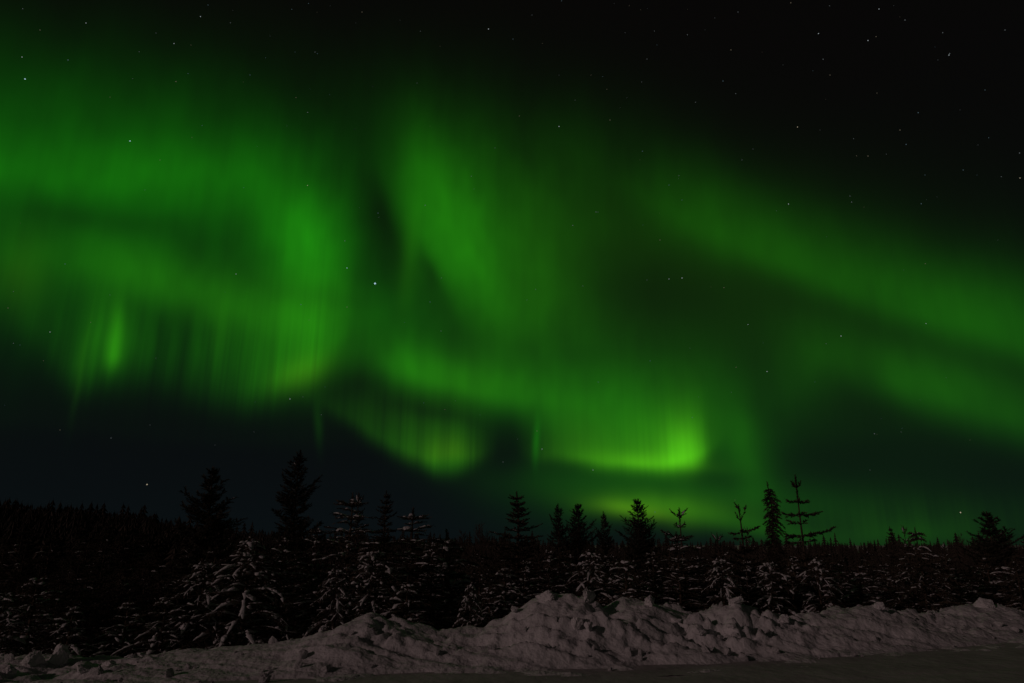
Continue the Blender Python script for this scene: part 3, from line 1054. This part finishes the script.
SM = {'blue': star_material('star_blue_white', (0.55, 0.85, 1.0), 0.7), 'white': star_material('star_white', (0.85, 0.95, 1.0), 0.33),
      'warm': star_material('star_warm', (1.0, 0.85, 0.6), 0.36)}
for k in list(SM):
    SM[k + '_dim'] = star_material('star_dim_' + k, tuple(SM[k].node_tree.nodes['Emission'].inputs['Color'].default_value)[:3], 0.10)


def ball(vs, fs, c, r):
    b = len(vs)
    for d in ((1, 0, 0), (-1, 0, 0), (0, 1, 0), (0, -1, 0), (0, 0, 1), (0, 0, -1)):
        vs.append(Vector(c) + Vector(d) * r)
    for f in ((0, 2, 4), (2, 1, 4), (1, 3, 4), (3, 0, 4), (2, 0, 5), (1, 2, 5), (3, 1, 5), (0, 3, 5)):
        fs.append(tuple(b + i for i in f))


def star(px, py, size, mat, label):
    c = Vector((0, 0, CAM_Z)) + ray(px, py).normalized() * STAR_R
    vs, fs = [], []
    ball(vs, fs, (0, 0, 0), size * 0.70 * PX)
    o = mesh_object('star', vs, fs, SM[mat])
    o.location = c
    o['label'] = label
    o['category'] = 'star'
    o['group'] = 'bright stars'


for a in [
    (375, 283.5, 1.65, 'blue', 'brightest blue white star in the dark lane between the green folds'),
    (488.5, 29, .8, 'white', 'white star near the top edge, middle of the view'),
    (130, 141, .8, 'blue', 'blue white star high in the left green glow'),
    (25, 79, .85, 'blue', 'elongated bright star near the upper left edge'),
    (22, 57, .6, 'white', 'small star just above the elongated upper left star'),
    (200.5, 16.5, .65, 'white', 'star in the dark sky near the top, left of the middle'),
    (174, 43.5, .6, 'white', 'star below and left of the one at the top left'),
    (86, 23, .55, 'white', 'small star in the top left dark sky'),
    (559, 126.5, .8, 'white', 'white star above the right side of the middle green fold'),
    (797.5, 127, .7, 'warm', 'warm star in the black sky at upper right'),
    (818.5, 33.5, .7, 'white', 'left one of two stars near the top right'),
    (868, 40.5, .7, 'white', 'right one of two stars near the top right'),
    (949, 55, .65, 'white', 'star above the warm one near the right edge'),
    (879, 9, .6, 'white', 'star close to the top edge at right'),
    (788.5, 204, .75, 'white', 'star over the dim right green band'),
    (682, 278, .8, 'white', 'brightest star of the small cluster in the dark gap'),
    (669, 279, .6, 'white', 'left companion star of the small cluster in the dark gap'),
    (767, 371.5, .7, 'white', 'star low in the dark gap right of the bright ribbon'),
    (841, 336, .7, 'white', 'star between the two right green bands'),
    (926, 323.5, .55, 'white', 'star on the green of the right hand band'),
    (748, 324.5, .55, 'white', 'small star in the dark gap under the upper right band'),
    (960.5, 512.5, .95, 'warm', 'bright warm star low over the trees at right'),
    (147, 484.5, .95, 'warm', 'bright warm star low over the forest at left'),
    (307.5, 185.5, .6, 'warm', 'yellowish star in the bright left green patch'),
    (347, 268, .65, 'blue', 'star above and left of the brightest blue one'),
    (50, 332, .6, 'white', 'star at the lower left rim of the aurora'),
    (542, 449, .6, 'white', 'star beside the thin bright ray left of the bright ribbon'),
    (593, 470, .6, 'white', 'star at the lower border of the bright ribbon'),
    (236, 274, .6, 'white', 'star in the left green curtain'),
    (290, 399, .7, 'white', 'slanted star just under the left curtain'),
    (1020, 178, .6, 'warm', 'warm star at the right edge'),
]:
    star(*a)

FAINT = [(156, 33), (191, 45), (315, 52), (295, 52), (417, 83), (110, 97), (287, 126), (310, 89), (145, 190), (160, 160), (474, 189),
         (513, 39), (559, 75), (591, 75), (620, 108), (723, 81), (738, 12), (762, 52), (783, 65), (935, 47), (938, 60), (877, 93), (820, 130),
         (682, 200), (753, 149), (868, 156), (978, 145), (977, 175), (937, 197), (864, 207), (742, 160), (669, 185), (596, 212), (610, 120),
         (647, 59), (657, 45), (532, 15), (347, 307), (225, 292), (65, 264), (110, 295), (8, 308), (156, 358), (325, 387), (303, 397), (309, 320),
         (441, 331), (255, 402), (111, 438), (537, 431), (503, 462), (480, 415), (647, 280), (711, 287), (690, 348), (643, 225), (598, 212),
         (660, 240), (527, 300), (430, 302), (904, 270), (735, 500), (998, 240), (815, 382), (254, 432), (362, 12), (270, 36), (208, 5), (356, 23),
         (40, 30), (330, 6), (250, 75), (400, 20), (440, 46), (495, 148), (68, 60), (705, 30), (830, 75), (905, 20), (985, 90), (960, 110), (900, 130),
         (850, 196), (925, 175), (1005, 30), (640, 160), (575, 100), (20, 345), (150, 425), (60, 430), (215, 445), (655, 512), (870, 470), (970, 440), (920, 400)]
rs = random.Random(3)
FAINT += [(rs.uniform(0, 1024), 440 * rs.random() ** 1.4) for _ in range(110)]
for mat in ('white_dim', 'warm_dim', 'blue_dim'):
    vs, fs = [], []
    for i, (px, py) in enumerate(FAINT):
        if ('white_dim', 'warm_dim', 'white_dim', 'blue_dim')[i % 4] != mat:
            continue
        ball(vs, fs, Vector((0, 0, CAM_Z)) + ray(px, py).normalized() * STAR_R, PX * rs.choice((0.2, 0.25, 0.3, 0.36, 0.42, 0.5)))
    o = mesh_object('faint_stars', vs, fs, SM[mat])
    o['kind'] = 'stuff'
    o['label'] = {'white_dim': 'faint white stars', 'warm_dim': 'faint warm stars', 'blue_dim': 'faint bluish stars'}[mat] + ' scattered over the night sky'
    o['category'] = 'stars'
